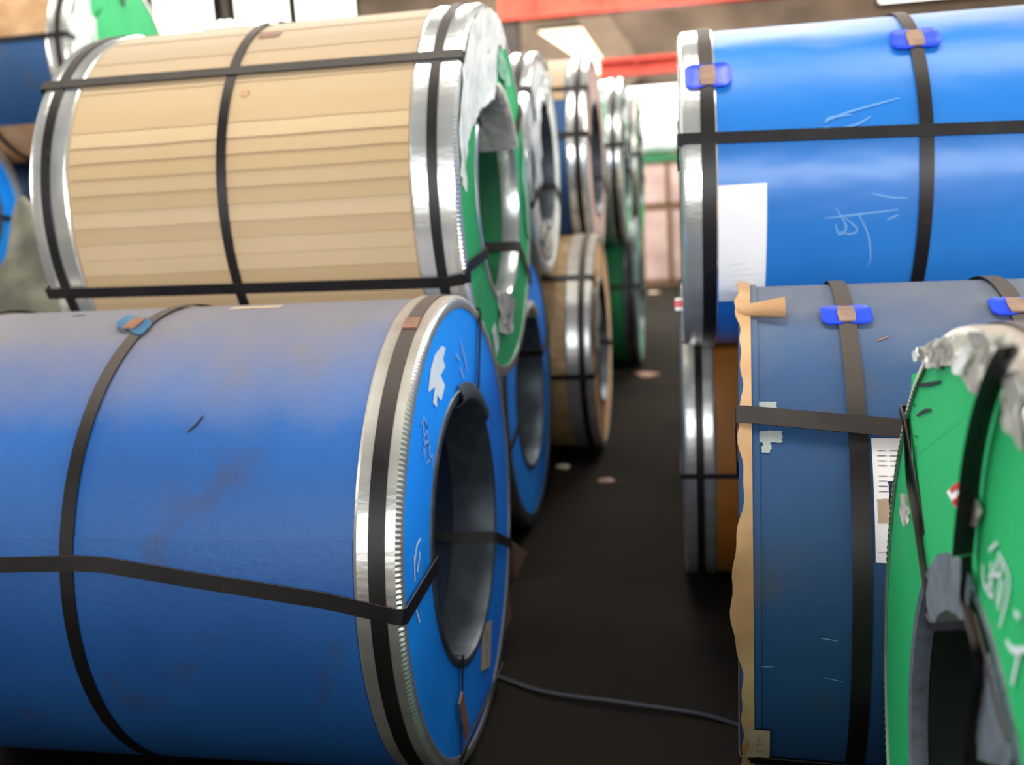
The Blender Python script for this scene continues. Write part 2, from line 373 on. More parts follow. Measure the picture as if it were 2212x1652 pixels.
# diagonal brace and posts on the far wall
def beam(bm, a, b, w, h):
    a, b = Vector(a), Vector(b); d = b - a; L = d.length; q = d.to_track_quat('X', 'Z').to_matrix().to_4x4()
    bmesh.ops.create_cube(bm, size=1, matrix=Matrix.Translation((a + b) / 2) @ q @ Matrix.Diagonal((L, w, h, 1)))
for a, b, l in (((-4.15, 21.6, 5.1), (-2.1, 21.6, 3.6), 'left one of two wide slanting braces across the bright far window'), ((-2.05, 21.6, 5.15), (-1.05, 21.6, 3.55), 'right one of two wide slanting braces across the bright far window')):
    g = bmesh.new(); beam(g, a, b, .12, .62); tag(link('roof_brace', g, m_wall), l, 'beam', 'wide slanting braces on the far wall')
struct('trim_6', boxed('post', (-10.62, 21.5, 0), (-10.36, 21.7, 6.9), m_darksteel))
# red crane girders
def girder(label, x0, x1, y, z0, h):
    e = empty('crane_girder', (x0, y, z0)); tag(e, label, 'girder')
    boxed('bottom_flange', (0, -.2, 0), (x1 - x0, .2, .06), m_redsteel, e)
    boxed('web', (0, -.03, .06), (x1 - x0, .03, h - .06), m_redsteel, e)
    boxed('top_flange', (0, -.2, h - .06), (x1 - x0, .2, h), m_redsteel, e)
    x = .6
    while x < x1 - x0: boxed('stiffener', (x, -.16, .06), (x + .04, .16, h - .06), m_redsteel, e); x += 1.2
    return e
girder('long red painted crane girder high across the far end of the hall', -3.3, 8.8, 18, 4.38, .7)
girder('short red steel beam below the crane girder at the aisle end', -1.42, 1.5, 17, 3.15, .3)
for i, x in enumerate((-3.1, 8.6)):
    e = boxed('girder_column', (-.15, -.15, 0), (.15, .15, 4.38), m_darksteel); e.location = (x, 18, 0)
    tag(e, ('dark steel column under the left end of the crane girder', 'dark steel column under the right end of the crane girder')[i], 'column')
for i, x in enumerate((-1.3, 1.4)):
    e = boxed('beam_post', (-.08, -.08, 0), (.08, .08, 3.15), m_darksteel); e.location = (x, 17, 0)
    tag(e, ('thin dark post under the left end of the short red beam', 'thin dark post under the right end of the short red beam')[i], 'column')

# ------------------------------------------------------------------ left stack, nearest coil: blue, lying on the floor
c = Coil('large blue wrapped steel coil on the floor at lower left, bright blue end board', -.5412, 2.1201, .55, .55, 1.28, -1, hole=.5586)
c.body(m_blue_worn, 200)
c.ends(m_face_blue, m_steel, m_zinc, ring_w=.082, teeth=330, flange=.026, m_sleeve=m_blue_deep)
c.hoop(.037, .032, dr=.006); c.hoop(.678, .029, dr=.0045); c.hoop(1.2, .029, dr=.0075)
c.loopstrap([(-1.28, 13), (-.83, 11.4), (-.66, 12.0), (-.594, 11.8), (-.426, 9.4), (-.144, 5.6), (-.004, 2.7)], .031, face=[(-.54, .02), (-.303, .028)])
c.loopstrap([(-1.28, 118.5), (-.004, 118.5)], .018, face=[(.253, .466), (.157, .256)])
c.loopstrap([(-1.28, 243), (-.004, 243)], .016, face=[(-.241, -.471), (-.16, -.255)])
c.loopstrap([(-1.28, 206), (-.004, 206)], .028)
f = c.patch('wrapper_flap', -1.2, -.085, -60, 17.2, m_blue_worn, th=.0018, dr=.0008, nu=24, nv=22)
c.pad(-.705, 73.5, m_pad_old, m_rust, 1.0, 3); c.pad_ring = c.add('buckle', slab(bmesh.new(), lambda i, j: c.cp(-.066 + .030 + (i - 1) * .016, 69 + (j - 1) * 2.2, .009), lambda i, j: c.cn(69), 3, 3, .004), m_rust)
c.patch('sticker', -.53, -.40, 85.5, 88.5, m_cream, th=.0006, dr=.0006)
c.stroke('dark_scratch', [(-.45, 39.3), (-.435, 41), (-.425, 43)], .005, m_scratch)
c.stroke('dark_scratch', [(-.93, 84), (-.90, 85)], .005, m_scratch)
for a, b in (((-.60, 9.7), (-.53, 9.5)), ((-.64, 8.6), (-.63, 7.2)), ((-.50, 8), (-.49, 7))):
    c.stroke('pale_scuff', [a, ((a[0] + b[0]) / 2, min(a[1], b[1]) - 1), b], .004, m_scuff)
# chalk on the end board
c.fpoly('chalk_smear', [(-.255, .385), (-.225, .425), (-.185, .45), (-.12, .46), (-.09, .45), (-.12, .43), (-.105, .41), (-.15, .40), (-.12, .37), (-.16, .345), (-.19, .365), (-.20, .34), (-.225, .355), (-.20, .385)], m_chalk, th=.0006)
c.fstroke('chalk_smear', [[(.0, .42), (.03, .40)], [(.05, .44), (.08, .40), (.1, .36)], [(.03, .38), (.06, .35)]], .010, m_scuff)
c.fstroke('chalk_writing', [[(-.33, .33), (-.30, .34), (-.28, .31)], [(-.32, .30), (-.29, .31)], [(-.335, .27), (-.30, .29), (-.27, .27)], [(-.31, .335), (-.315, .26)], [(-.285, .33), (-.28, .24)], [(-.31, .245), (-.26, .25), (-.265, .225)]], .006, m_scuff)
c.fstroke('chalk_writing', [[(-.44, .085), (-.42, .11), (-.39, .115)], [(-.43, .06), (-.40, .09)], [(-.46, .0), (-.44, -.04)], [(-.45, .05), (-.44, .1)]], .006, m_chalk)
st = c.fpoly('sticker', [(.085, -.30), (.185, -.335), (.13, -.44), (.03, -.40)], m_cream, th=.0008)
c.fstroke('print', [[(.11, -.33), (.13, -.36)], [(.10, -.35), (.14, -.345)], [(.08, -.38), (.12, -.39)], [(.10, -.37), (.09, -.41)]], .004, m_ink, x=.0062)
# corner guard over the top of the hole
def hood(c, phi, mt, spread=24, depth=.12, rise=.04, up_=0):
    n = 13; bm = bmesh.new(); o = -c.s
    prof = [(o * .010, c.rh + rise), (o * .020, c.rh + rise * .5), (o * .020, c.rh + .004), (o * .006, c.rh - .007), (-o * depth, c.rh - .007)]
    def P(i, j):
        a = rad(phi - spread + 2 * spread * i / (n - 1)); x, r = prof[j]
        if j == 0: r += up_ * math.cos((i / (n - 1) - .5) * PI) ** 2
        return Vector((x, -math.cos(a) * r, math.sin(a) * r))
    def N(i, j):
        a = rad(phi); return (Vector((o, 0, 0)) if j < 2 else Vector((o * .3, math.cos(a), -math.sin(a)))).normalized()
    slab(bm, P, N, n, len(prof), .003)
    return c.add('corner_guard', bm, mt)
hood(c, 112, m_zinc, 26)
c.fpoly('buckle', [(-.235, -.335), (-.20, -.325), (-.165, -.435), (-.20, -.45)], m_rust, x=.013, th=.004)
# ------------------------------------------------------------------ upper left coil, kraft paper
u = Coil('large kraft paper wrapped coil resting on top of the blue left coils, green end board', -.5667, 2.9025, 1.3209, .5471, 1.19, -1, hole=.56)
u.body(m_kraft, 200)
u.ends(m_face_green, m_steel_bright, m_steel_bright, ring_w=.115, teeth=300, flange=.03, m_sleeve=m_green_dark, sleeve=.05)
u.hoop(.057, .026, dr=.007, th=.003); u.hoop(.625, .026, dr=.007); u.hoop(1.138, .026, dr=.007, th=.003)
u.loopstrap([(-1.19, 42.5), (-.004, 41)], .03, dr=.0105); u.loopstrap([(-1.19, -20.3), (-.05, -21.8), (-.004, -21)], .03, dr=.0105, face=[(-.50, -.17), (-.26, -.15)])
u.loopstrap([(-1.19, 148), (-.004, 148)], .03, dr=.0105); u.loopstrap([(-1.19, 213), (-.004, 213)], .034, dr=.0105)
# folded paper strips along the front and broader sheets over the top
def strip_mesh(width, x0, x1, hi, seed):
    r = random.Random(seed); bm = bmesh.new(); nu, nv = 12, 5; wv = [r.uniform(-.12, .12) for _ in range(nu)]
    def P(i, j): t = j / (nv - 1); return u.cp(x0 + (x1 - x0) * i / (nu - 1), t * width + wv[i] * (1 if j == 0 else .3), .0004 + hi * (1 - t))
    return slab(bm, P, lambda i, j: u.cn(width * j / (nv - 1)), nu, nv, .0008)
protos = [u.add('paper_strip', strip_mesh(4.75, -1.068, -.118, .0032, k), mm) for k, mm in enumerate((m_kraft_b, m_kraft, m_kraft_c))]
angs = [-52 + 4.52 * k for k in range(17)]
order = [2, 0, 1, 2, 1, 0, 1, 0, 2, 2, 1, 2, 0, 1, 0, 1, 2]
used = set()
for k, a in enumerate(angs):
    p = protos[order[k]]
    o = p if order[k] not in used else p.copy()
    if order[k] in used: COL.objects.link(o)
    used.add(order[k]); o.rotation_euler.x = -rad(a); o.parent = u.root
wide = u.add('paper_strip', strip_mesh(13.2, -1.068, -.118, .0016, 9), m_kraft)
for k in range(6):
    o = wide if k == 0 else wide.copy()
    if k: COL.objects.link(o)
    o.rotation_euler.x = -rad(25 + 13 * k)
u.patch('oil_stain', -.60, -.54, 59, 62.5, m_rust, th=.0003, dr=.0034, jag=.006)
u.patch('oil_stain', -.585, -.565, 33, 35, m_kraft_edge, th=.0003, dr=.003, jag=.004)
# torn white plastic over the upper part of the end board
u.fpoly('torn_plastic', [(-.535, .06), (-.50, .21), (-.43, .33), (-.30, .45), (-.15, .52), (.0, .543), (.12, .53), (.22, .49), (.16, .445), (.05, .455), (-.03, .44), (-.10, .435), (-.11, .415), (-.03, .40), (.0, .36), (-.01, .31), (-.06, .28), (-.13, .27), (-.18, .25), (-.25, .245), (-.33, .20), (-.41, .17), (-.46, .12), (-.50, .02)], m_white_plastic, x=.010, crumple=.007, seed=3)
u.fpoly('torn_plastic', [(.02, .43), (.10, .45), (.22, .42), (.28, .36), (.20, .34), (.10, .36), (.04, .38)], m_greenpl, crumple=.008, seed=5)
u.fpoly('torn_plastic', [(.42, .12), (.46, .2), (.52, .1), (.53, -.05), (.50, -.16), (.44, -.13)], m_greenpl, crumple=.006, seed=6)
u.fpoly('torn_plastic', [(-.24, -.38), (-.20, -.36), (-.16, -.42), (-.21, -.46)], m_white_plastic, crumple=.004, seed=7)
hood(u, 120, m_foil, 30, .14, .03, .02)
#u.fpoly('foil_scrap', [(.02, .12), (.12, .20), (.2, .12), (.12, .02)], m_foil, x=.01, crumple=.01, seed=8)
u.fpoly('foil_scrap', [(-.12, -.28), (.05, -.30), (.12, -.36), (0, -.42), (-.14, -.40)], m_foil, x=.004, crumple=.014, seed=11)
# ------------------------------------------------------------------ second blue coil on the floor, left row
l2 = Coil('blue steel coil on the floor behind the nearest left coil, half hidden', -.6403, 3.7109, .5614, .5614, 1.25, -1)
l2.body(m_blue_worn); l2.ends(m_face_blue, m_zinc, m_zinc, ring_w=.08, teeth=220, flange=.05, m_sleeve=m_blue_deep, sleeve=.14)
l2.hoop(.04); l2.hoop(.62); l2.loopstrap([(-1.25, -12), (-.004, -12)]); l2.loopstrap([(-1.25, 165), (-.004, 165)]); l2.loopstrap([(-1.25, 60), (-.004, 60)], .02)
hood(l2, 95, m_foil, 28, .14, .03)
# ------------------------------------------------------------------ further left row
def simple(label, X, Y, Z, R, wrapm, facem, ringm, L=1.2, side=-1, yaw=0, teeth=0, innerm=None, straps=(10, 100, 190, 280), ring_w=.09, sleeve=None, group=None, hoops=(.045, .6, 1.155), flange=.035):
    k = Coil(label, X, Y, Z, R, L, side, yaw, group)
    k.body(wrapm, 96); k.ends(facem, ringm, innerm or m_zinc, ring_w=ring_w, seg=96, teeth=teeth, m_sleeve=sleeve, flange=flange)
    for h in hoops: k.hoop(h)
    for a in straps: k.loopstrap([(side * L, a), (side * .004, a)])
    return k
l3 = simple('crinkled kraft paper coil on the floor, third back in the left row', -.45, 4.87, .55, .55, m_kraft_crinkle, m_kraft_edge, m_steel, teeth=0, straps=(-8, 42, 100, 190, 300), ring_w=.12)
l3.fpoly('foil_scrap', [(-.5, .1), (-.4, .3), (-.2, .42), (-.25, .2), (-.38, .0)], m_foil, crumple=.02, seed=2)
l4 = simple('dark coil on the floor behind the kraft paper coil, fourth in the left row', -.62, 6.05, .55, .55, m_green_black, m_green_black, m_zinc)
l5 = simple('green faced coil on the floor, fifth back in the left row', -.36, 7.2, .55, .55, m_green_dark, m_greenpl, m_zinc)
l6 = simple('last coil on the floor of the left row, green end', -.6, 8.4, .55, .55, m_green_dark, m_face_green, m_zinc)
u2 = simple('kraft coil with wide white crimped edge band, second on the upper left tier', -.62, 4.29, 1.44, .475, m_kraft, m_white_plastic, m_steel_bright, teeth=200, straps=(38, 110, -20, 200), ring_w=.1, sleeve=m_kraft)
u2.fpoly('torn_plastic', [(-.40, -.1), (-.36, .15), (-.2, .3), (0, .36), (.1, .42), (.25, .38), (.1, .30), (-.1, .28), (-.22, .1), (-.25, -.12)], m_white_plastic, crumple=.02, seed=12)
u2.fpoly('torn_plastic', [(-.3, -.3), (-.2, -.22), (0, -.3), (.1, -.36), (-.05, -.42), (-.2, -.38)], m_foil, crumple=.02, seed=13)
u3 = simple('blue wrapped coil with kraft paper over its top, third on the upper left tier', -.50, 5.50, 1.49, .54, m_blue_dull, m_pink, m_steel_bright, straps=(40, 12, 200), ring_w=.1)
u3.patch('paper_sheet', -1.08, -.11, 33, 150, m_kraft, dr=.002, nu=12, nv=24)
u4 = simple('upper tier coil with pale green torn film over its end', -.40, 6.62, 1.49, .54, m_greenpl, m_greenpl, m_steel_bright)
u4.fpoly('torn_plastic', [(-.45, .1), (-.35, .32), (-.1, .48), (.1, .45), (.0, .30), (-.2, .22), (-.28, .0)], m_white_plastic, crumple=.03, seed=15)
u5 = simple('furthest upper tier coil at the end of the left row, green end board', -.36, 7.8, 1.46, .54, m_greenpl, m_face_green, m_steel)
u5.fpoly('torn_plastic', [(-.3, .3), (-.1, .48), (.2, .42), (.1, .1), (-.1, .2)], m_white_plastic, crumple=.03, seed=16)
# ------------------------------------------------------------------ stack beyond, far left
for i, (Y, lab) in enumerate(((4.0, 'grey brown coil on the floor in the far left stack beside the tarpaulin heap'), (5.26, 'middle floor coil of the far left stack, hidden behind the kraft coil'), (6.56, 'furthest floor coil of the far left stack'))):
    simple(lab, -3.25, Y, .55, .55, m_kraft_edge, m_darksteel, m_zinc)
simple('blue faced coil with crimped edge band at the left picture edge', -3.86, 4.62, 1.41, .5, m_blue_worn, m_face_blue, m_steel_bright, teeth=200, flange=.07)
simple('second tier coil behind the blue faced one in the far left stack', -3.3, 5.93, 1.38, .5, m_blue_dull, m_face_blue, m_steel)
ul = simple('coil at top of the far left stack, green end under torn white plastic', -3.19, 5.27, 2.19, .52, m_kraft_edge, m_face_green, m_steel_bright, teeth=220, ring_w=.11)
ul.fpoly('hole_cover', [(-.32, 0), (-.28, .17), (-.16, .28), (0, .33), (.16, .28), (.28, .17), (.32, 0), (.24, -.2), (.1, -.3), (-.1, -.3), (-.24, -.2)], m_face_green, x=.012, crumple=.006, seed=40)
ul.fpoly('torn_plastic', [(-.50, -.1), (-.49, .12), (-.40, .32), (-.30, .40), (-.27, .33), (-.33, .27), (-.26, .20), (-.28, .10), (-.20, .0), (-.22, -.12), (-.12, -.2), (-.15, -.30), (-.25, -.42), (-.40, -.32)], m_white_plastic, crumple=.02, seed=21)
ul.fpoly('torn_plastic', [(-.30, .02), (-.18, .10), (-.02, .08), (.10, .14), (.28, .12), (.40, .18), (.36, .10), (.20, .02), (.05, .0), (-.10, -.05), (-.24, -.08)], m_white_plastic, x=.02, crumple=.02, seed=22)
ul.fpoly('torn_plastic', [(-.05, -.12), (.12, -.06), (.35, -.10), (.44, -.20), (.25, -.30), (.0, -.28)], m_white_plastic, x=.02, crumple=.02, seed=23)
ul.patch('blue_sheet', -1.0, -.12, -40, 12, m_blue_dull, dr=.001)
# tarpaulin heap between the rows
def heap(name, label, cx, cy, sx, sy, h, mt, seed):
    r = random.Random(seed); bm = bmesh.new(); n = 40
    ph = [(r.uniform(3, 9), r.uniform(3, 9), r.uniform(0, 6)) for _ in range(6)]
    V = []
    for i in range(n + 1):
        row = []
        for j in range(n + 1):
            x, y = i / n * 2 - 1, j / n * 2 - 1; e = max(0, 1 - (x * x) ** 1.6) * max(0, 1 - (y * y) ** 1.6)
            z = h * e ** .55 * (1 - .28 * x); z += sum(abs(math.sin(a * x + b * y + p)) - .6 for a, b, p in ph) * .05 * h * e ** .3
            row.append(bm.verts.new((x * sx * (1 + .05 * math.sin(5 * y)), y * sy, max(z, 0) + .004)))
        V.append(row)
    for i in range(n):
        for j in range(n): bm.faces.new((V[i][j], V[i + 1][j], V[i + 1][j + 1], V[i][j + 1]))
    bt = [bm.verts.new((v.co.x, v.co.y, 0)) for v in (V[0][0], V[n][0], V[n][n], V[0][n])]
    rim = [V[i][0] for i in range(n + 1)] + [V[n][j] for j in range(1, n + 1)] + [V[i][n] for i in range(n - 1, -1, -1)] + [V[0][j] for j in range(n - 1, 0, -1)]
    bm.faces.new(rim[::-1])
    for b in bt: bm.verts.remove(b)
    o = link(name, bm, mt, ang=70); o.location = (cx, cy, 0); return tag(o, label, 'tarpaulin')
hp = heap('tarpaulin_heap', 'grey green tarpaulin heap on the floor left of the kraft paper coil', -2.6, 4.0, .6, .8, 1.22, m_tarp, 3)
pl = heap('crumpled_plastic', 'small white crumpled plastic lying on top of the big kraft paper coil', -1.39, 2.95, .085, .05, .035, m_white_plastic, 9); pl.location.z = 1.871; pl['category'] = 'plastic sheet'
# ------------------------------------------------------------------ right row: nearest coil, green end board
g = Coil('green faced steel coil at lower right, nearest the camera, white chalk marks', .297, 1.04, .579, .579, 1.2, 1, -.052, hole=.516)
g.body(m_kraft_edge, 160)
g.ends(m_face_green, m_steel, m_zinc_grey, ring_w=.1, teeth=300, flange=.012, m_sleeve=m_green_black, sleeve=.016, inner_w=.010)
g.hoop(.05); g.hoop(.6)
def fstrap(c, pts, w, x=.012, name='strap', xs=None, mt=None):
    o = -c.s; P = smooth_path(pts); n = len(P)
    X = xs or [x] * len(pts)
    XX = [X[min(int(i / (n - 1) * (len(X) - 1)), len(X) - 1)] for i in range(n)]
    return c.add(name, ribbon(bmesh.new(), [(o * XX[i], P[i][0], P[i][1]) for i in range(n)], [(o, 0, 0)] * n, w, .0022), mt or m_strap)
def twisted(c, pts, w, x, name='strap', nx=-.45):
    """a strap standing on edge, turned towards the near side"""
    P = smooth_path(pts); n = len(P); o = -c.s; N = Vector((o * abs(nx), -.9, .1))
    S = [Vector((o * .9, -.45, 0)) for _ in P]
    return c.add(name, ribbon(bmesh.new(), [(o * x, y, z) for y, z in P], [N] * n, w, .002, sides=S), m_strap)
g.fpoly('board_corner', [(0.389, 0.461), (0.25, 0.497), (0.056, 0.533), (0.048, 0.481), (0.315, 0.363), (0.396, 0.354)], m_face_green, x=.0024, th=.0004)
twisted(g, [(0.394, 0.393), (0.371, 0.368), (0.344, 0.313), (0.285, 0.279), (0.228, 0.234), (0.187, 0.207), (0.166, 0.188)], .011, .009)
fstrap(g, [(0.166, 0.188), (0.137, 0.19), (0.059, 0.227), (-0.029, 0.272)], .010, x=.014)
g.loopstrap([(1.2, 137), (.004, 137)], .016, face=[(.42, .40), (.394, .393)], back=False)
twisted(g, [(-0.165, 0.597), (-0.125, 0.567), (-0.079, 0.513), (-0.049, 0.457), (-0.038, 0.414), (-0.028, 0.375), (-0.023, 0.348)], .026, .016)
twisted(g, [(-0.023, 0.348), (-0.026, 0.328), (-0.024, 0.301), (-0.052, 0.288), (-0.084, 0.273), (-0.091, 0.251), (-0.083, 0.221), (-0.071, 0.172), (-0.072, 0.134)], .014, .012)
fstrap(g, [(-0.069, 0.301), (-0.118, 0.28), (-0.163, 0.257), (-0.206, 0.245)], .004, x=.012)
g.fpoly('corner_guard', [(0.172, 0.177), (0.182, 0.215), (0.166, 0.255), (0.122, 0.291), (0.066, 0.316), (0.005, 0.33), (-0.038, 0.33), (-0.03, 0.265)], m_zinc_grey, x=.0095, th=.003, crumple=.001, seed=3)
g.fpoly('guard_shade', [(0.119, 0.199), (0.103, 0.22), (0.057, 0.249), (0.007, 0.266), (-0.021, 0.267)], m_green_black, x=.0135, th=.001)  # dark arc at the guard's base: its shade painted as a patch
g.fpoly('inner_paper', [(-0.101, 0.277), (-0.081, 0.23), (-0.075, 0.185), (-0.076, 0.143), (-0.181, 0.201), (-0.204, 0.226), (-0.165, 0.248), (-0.128, 0.271)], m_zinc_grey, x=.004, th=.002, crumple=.002, seed=4)
g.fpoly('foil_cover', [(0.312, 0.505), (0.254, 0.527), (0.141, 0.557), (0.068, 0.567), (-0.058, 0.593), (-0.146, 0.603), (-0.186, 0.591), (-0.112, 0.572), (-0.087, 0.549), (-0.063, 0.53), (-0.037, 0.521), (-0.013, 0.528), (-0.023, 0.536), (0.024, 0.531), (0.057, 0.535), (0.136, 0.523), (0.181, 0.509), (0.25, 0.503)], m_foil, x=.006, crumple=.008, seed=31)
g.fpoly('foil_cover', [(-0.132, 0.561), (-0.176, 0.572), (-0.187, 0.51), (-0.149, 0.515), (-0.125, 0.52), (-0.131, 0.542)], m_foil, x=.006, crumple=.006, seed=36)
g.fpoly('torn_plastic', [(0.017, 0.564), (-0.033, 0.578), (-0.03, 0.563), (0.002, 0.55), (0.0, 0.538), (0.049, 0.53), (0.039, 0.544)], m_white_plastic, x=.016, crumple=.003, seed=32)
g.fpoly('torn_plastic', [(.30, .505), (.275, .52), (.255, .512), (.28, .498)], m_white_plastic, x=.015, crumple=.003, seed=33)
g.fpoly('foil_scrap', [(0.36, 0.289), (0.313, 0.303), (0.304, 0.289), (0.283, 0.286), (0.294, 0.267), (0.335, 0.25), (0.359, 0.259)], m_foil, x=.016, crumple=.003, seed=35)
g.fpoly('warning_label', [(0.119, 0.372), (0.051, 0.405), (0.029, 0.403), (0.016, 0.391), (0.018, 0.375), (0.039, 0.369)], m_white, x=.0045, th=.001)
g.fstroke('red_print', [[(0.095, 0.381), (0.057, 0.399), (0.043, 0.393), (0.063, 0.377), (0.036, 0.376)], [(.08, .372), (.045, .385)]], .009, m_red, x=.006)
g.fpoly('foil_scrap', [(0.029, 0.405), (-0.001, 0.417), (-0.05, 0.418), (-0.057, 0.409), (-0.042, 0.386), (-0.008, 0.376), (0.018, 0.375)], m_foil, x=.0065, crumple=.004, seed=34)
g.fstroke('chalk_writing', [[(-0.108, 0.395), (-0.083, 0.377)], [(-0.059, 0.353), (-0.068, 0.335), (-0.1, 0.334)], [(-0.114, 0.387), (-0.154, 0.375), (-0.131, 0.318)], [(-0.09, 0.368), (-0.1, 0.334)], [(-0.115, 0.381), (-0.079, 0.331)], [(-0.129, 0.384), (-0.117, 0.336)], [(-0.137, 0.368), (-0.123, 0.333)], [(-0.085, 0.351), (-0.124, 0.369)]], .0042, m_chalk)
for st_ in ([[(-0.156, 0.317), (-0.173, 0.317), (-0.197, 0.328), (-0.222, 0.343)], [(-0.196, 0.326), (-0.18, 0.286)]]): g.fstroke('chalk_stroke', [st_], .0065, m_chalk)
g.fstroke('chalk_mark', [[(-0.177, 0.355), (-0.192, 0.357)]], .0065, m_chalk)
g.fstroke('dark_scratch', [[(0.326, 0.458), (0.249, 0.476), (0.179, 0.494)]], .006, m_scratch); g.fstroke('dark_scratch', [[(0.33, 0.414), (0.275, 0.434), (0.232, 0.446)]], .005, m_scratch)
g.fstroke('scuff', [[(.37, .42), (.35, .425)], [(.335, .37), (.332, .35)], [(.35, .38), (.325, .385)]], .003, m_green_dark)
# ------------------------------------------------------------------ right row: second coil, dull blue
R = Coil('dusty dark blue coil on the floor at right, torn kraft paper edge and shipping label', .1163, 2.17, .546, .546, 1.25, 1, -.058)
R.body(m_blue_dull, 200)
R.ends(m_face_blue, m_blue_dull, m_zinc, ring_w=.02, flange=.02)
R.hoop(.2, .033); R.hoop(.51, .033); R.hoop(1.1, .033)
R.loopstrap([(1.25, 40), (.29, 37.2), (.004, 40.2)], .035, dr=.0145); R.loopstrap([(1.25, 150), (.004, 150)], .03); R.loopstrap([(1.25, 270), (.004, 270)], .03)
R.loopstrap([(1.25, -36.5), (.004, -36.5)], .03)
R.pad(.2, 67.3); R.pad(.51, 69.2)
# torn kraft paper sticking out round the left edge
bm = bmesh.new(); na = 150; r5 = random.Random(8)
jag = [0.0] * (na + 1)
for k in (3, 7, 13, 29): 
    ph = r5.uniform(0, 6)
    for i in range(na + 1): jag[i] += math.sin(i / na * k * 2 * PI + ph) * .006 / (k ** .35)
def aa(i): return -75 + 235 * i / na
def Pk(i, j):
    a = aa(i); t = j / 5
    wdt = .024 + 1.1 * jag[i] + (.009 * math.exp(-((a - 8) / 9) ** 2)) - (.006 * math.exp(-((a - 27) / 9) ** 2))
    x = .017 - t * max(wdt, .012)
    lift = .0085 + .004 * t * (1 + math.sin(i * .7)) * .5
    return R.cp(x, a, lift)
slab(bm, Pk, lambda i, j: R.cn(aa(i)), na + 1, 6, .0012)
R.add('kraft_paper_edge', bm, m_kraft_edge, ang=60)
# rolled paper flap on top
bm = bmesh.new(); nu, nv = 12, 14
def Pf(i, j):
    u_ = i / (nu - 1); t = j / (nv - 1) * 1.75 * PI
    rr = .012 + .013 * u_
    x = -.004 + .088 * u_
    base = R.cp(x, 69.5 - 1.0 * u_, .003); n = R.cn(69.5); tg = Vector((0, n.z, -n.y))
    return base + n * (rr - rr * math.cos(t)) * .75 + tg * rr * math.sin(t) * 1.1
slab(bm, Pf, lambda i, j: R.cn(69.5), nu, nv, .001)
R.add('paper_roll', bm, m_kraft_edge, ang=70)
R.patch('tape', .004, .062, 41.2, 43.6, m_tape, dr=.0008, jag=.001, seed=2); R.patch('tape', .004, .07, 35.0, 37.4, m_tape, dr=.0008, jag=.002, seed=3)
R.patch('tape', .035, .05, 33.0, 35.6, m_tape, dr=.0008, jag=.002, seed=4)
lab = R.patch('shipping_label', .222, .34, 13.1, 36.0, m_white, th=.0006, dr=.0008)
for k in range(11):
    a = 34.5 - k * .95
    for x0, x1 in ((.230, .246), (.250, .268), (.272, .30)):
        if (k * 7 + int(x0 * 1000)) % 5: R.stroke('print', [(x0, a), (x1 - .004 * ((k * 3) % 3), a)], .0022, m_ink, dr=.0016, th=.0002)
R.patch('label_stain', .228, .285, 20.3, 24.6, m_cream, dr=.0016, th=.0002, jag=.002, seed=7)
R.patch('label_smudge', .246, .256, 19.5, 27.8, m_blue_deep, dr=.0018, th=.0002, jag=.001, seed=5)
R.stroke('print', [(.226, 15), (.30, 15)], .0012, m_ink, dr=.0016, th=.0002); R.stroke('print', [(.262, 17.8), (.266, 16.2)], .003, m_ink_dark, dr=.0016, th=.0002)
R.patch('sticker', .002, .045, -24, -34, m_cream, th=.0008, dr=.0105)
for s_ in ([(.018, -26.5), (.036, -26.2)], [(.014, -29), (.034, -28.6)], [(.02, -31.6), (.036, -31.2)], [(.025, -26), (.022, -31)]): R.stroke('print', s_, .002, m_ink, dr=.0118, th=.0003)
R.stroke('dark_scratch', [(.248, 59), (.258, 59.6), (.272, 60.4)], .004, m_rust)
for s_ in ([(.02, -8.3), (.05, -8.2)], [(.13, -1.5), (.16, -1.9)], [(.14, -10), (.17, -10.6)], [(.26, -2.2), (.275, -2.5)]): R.stroke('pale_scuff', s_, .0018, m_scuff)
# ------------------------------------------------------------------ right row: upper coil, glossy blue
yw = .008
q = Coil('glossy bright blue coil on the upper right tier with a blank white paper label', -.012, 2.775, 1.30, .424, 1.25, 1, yw)
D = .085
q.body(m_blue_gloss, 200)
q.ends(m_face_blue, m_steel_bright, m_zinc, ring_w=.082, flange=.03)
q.hoop(.061, .034, th=.003, dr=.007); q.hoop(.548, .03); q.hoop(1.1, .03)
q.loopstrap([(1.25, 13.5), (.755, 14.8), (.004, 17.8)], .028); q.loopstrap([(1.25, 150), (.004, 150)], .028); q.loopstrap([(1.25, 265), (.004, 265)], .028)
q.pad(.064, 40.5, None, m_rust_grey, 1.15); q.pad(.549, 50.6, None, m_rust_grey, 1.15)
q.patch('paper_label', .080, .194, -39, 2.6, m_white, dr=.001, th=.0008, nv=16)
for k in range(5): q.stroke('print', [(.105 + .01 * (k % 2), -24 - k * 2.1), (.15 + .012 * (k % 3), -23.6 - k * 2.1)], .0012, m_tape, dr=.002, th=.0002)
for s_ in ([(.335, 20), (.38, 22.5), (.43, 24.2), (.505, 26.5)], [(.335, 18.5), (.37, 17.8), (.41, 18.8), (.44, 21)], [(.34, 20), (.35, 21.5), (.40, 22)], [(.44, -3), (.48, -4.5), (.52, -5)], [(.335, -10), (.42, -9.2), (.50, -8.4)],
           [(.36, -7), (.385, -13), (.37, -15.5), (.36, -12)], [(.38, -10), (.41, -14), (.395, -15.5), (.37, -14.5)], [(.41, -9), (.435, -16), (.445, -24), (.44, -27)], [(.475, -11.5), (.50, -10)]):
    q.stroke('chalk_scuff', [(x - .01, a + .5) for x, a in s_], .0045, m_scuff)
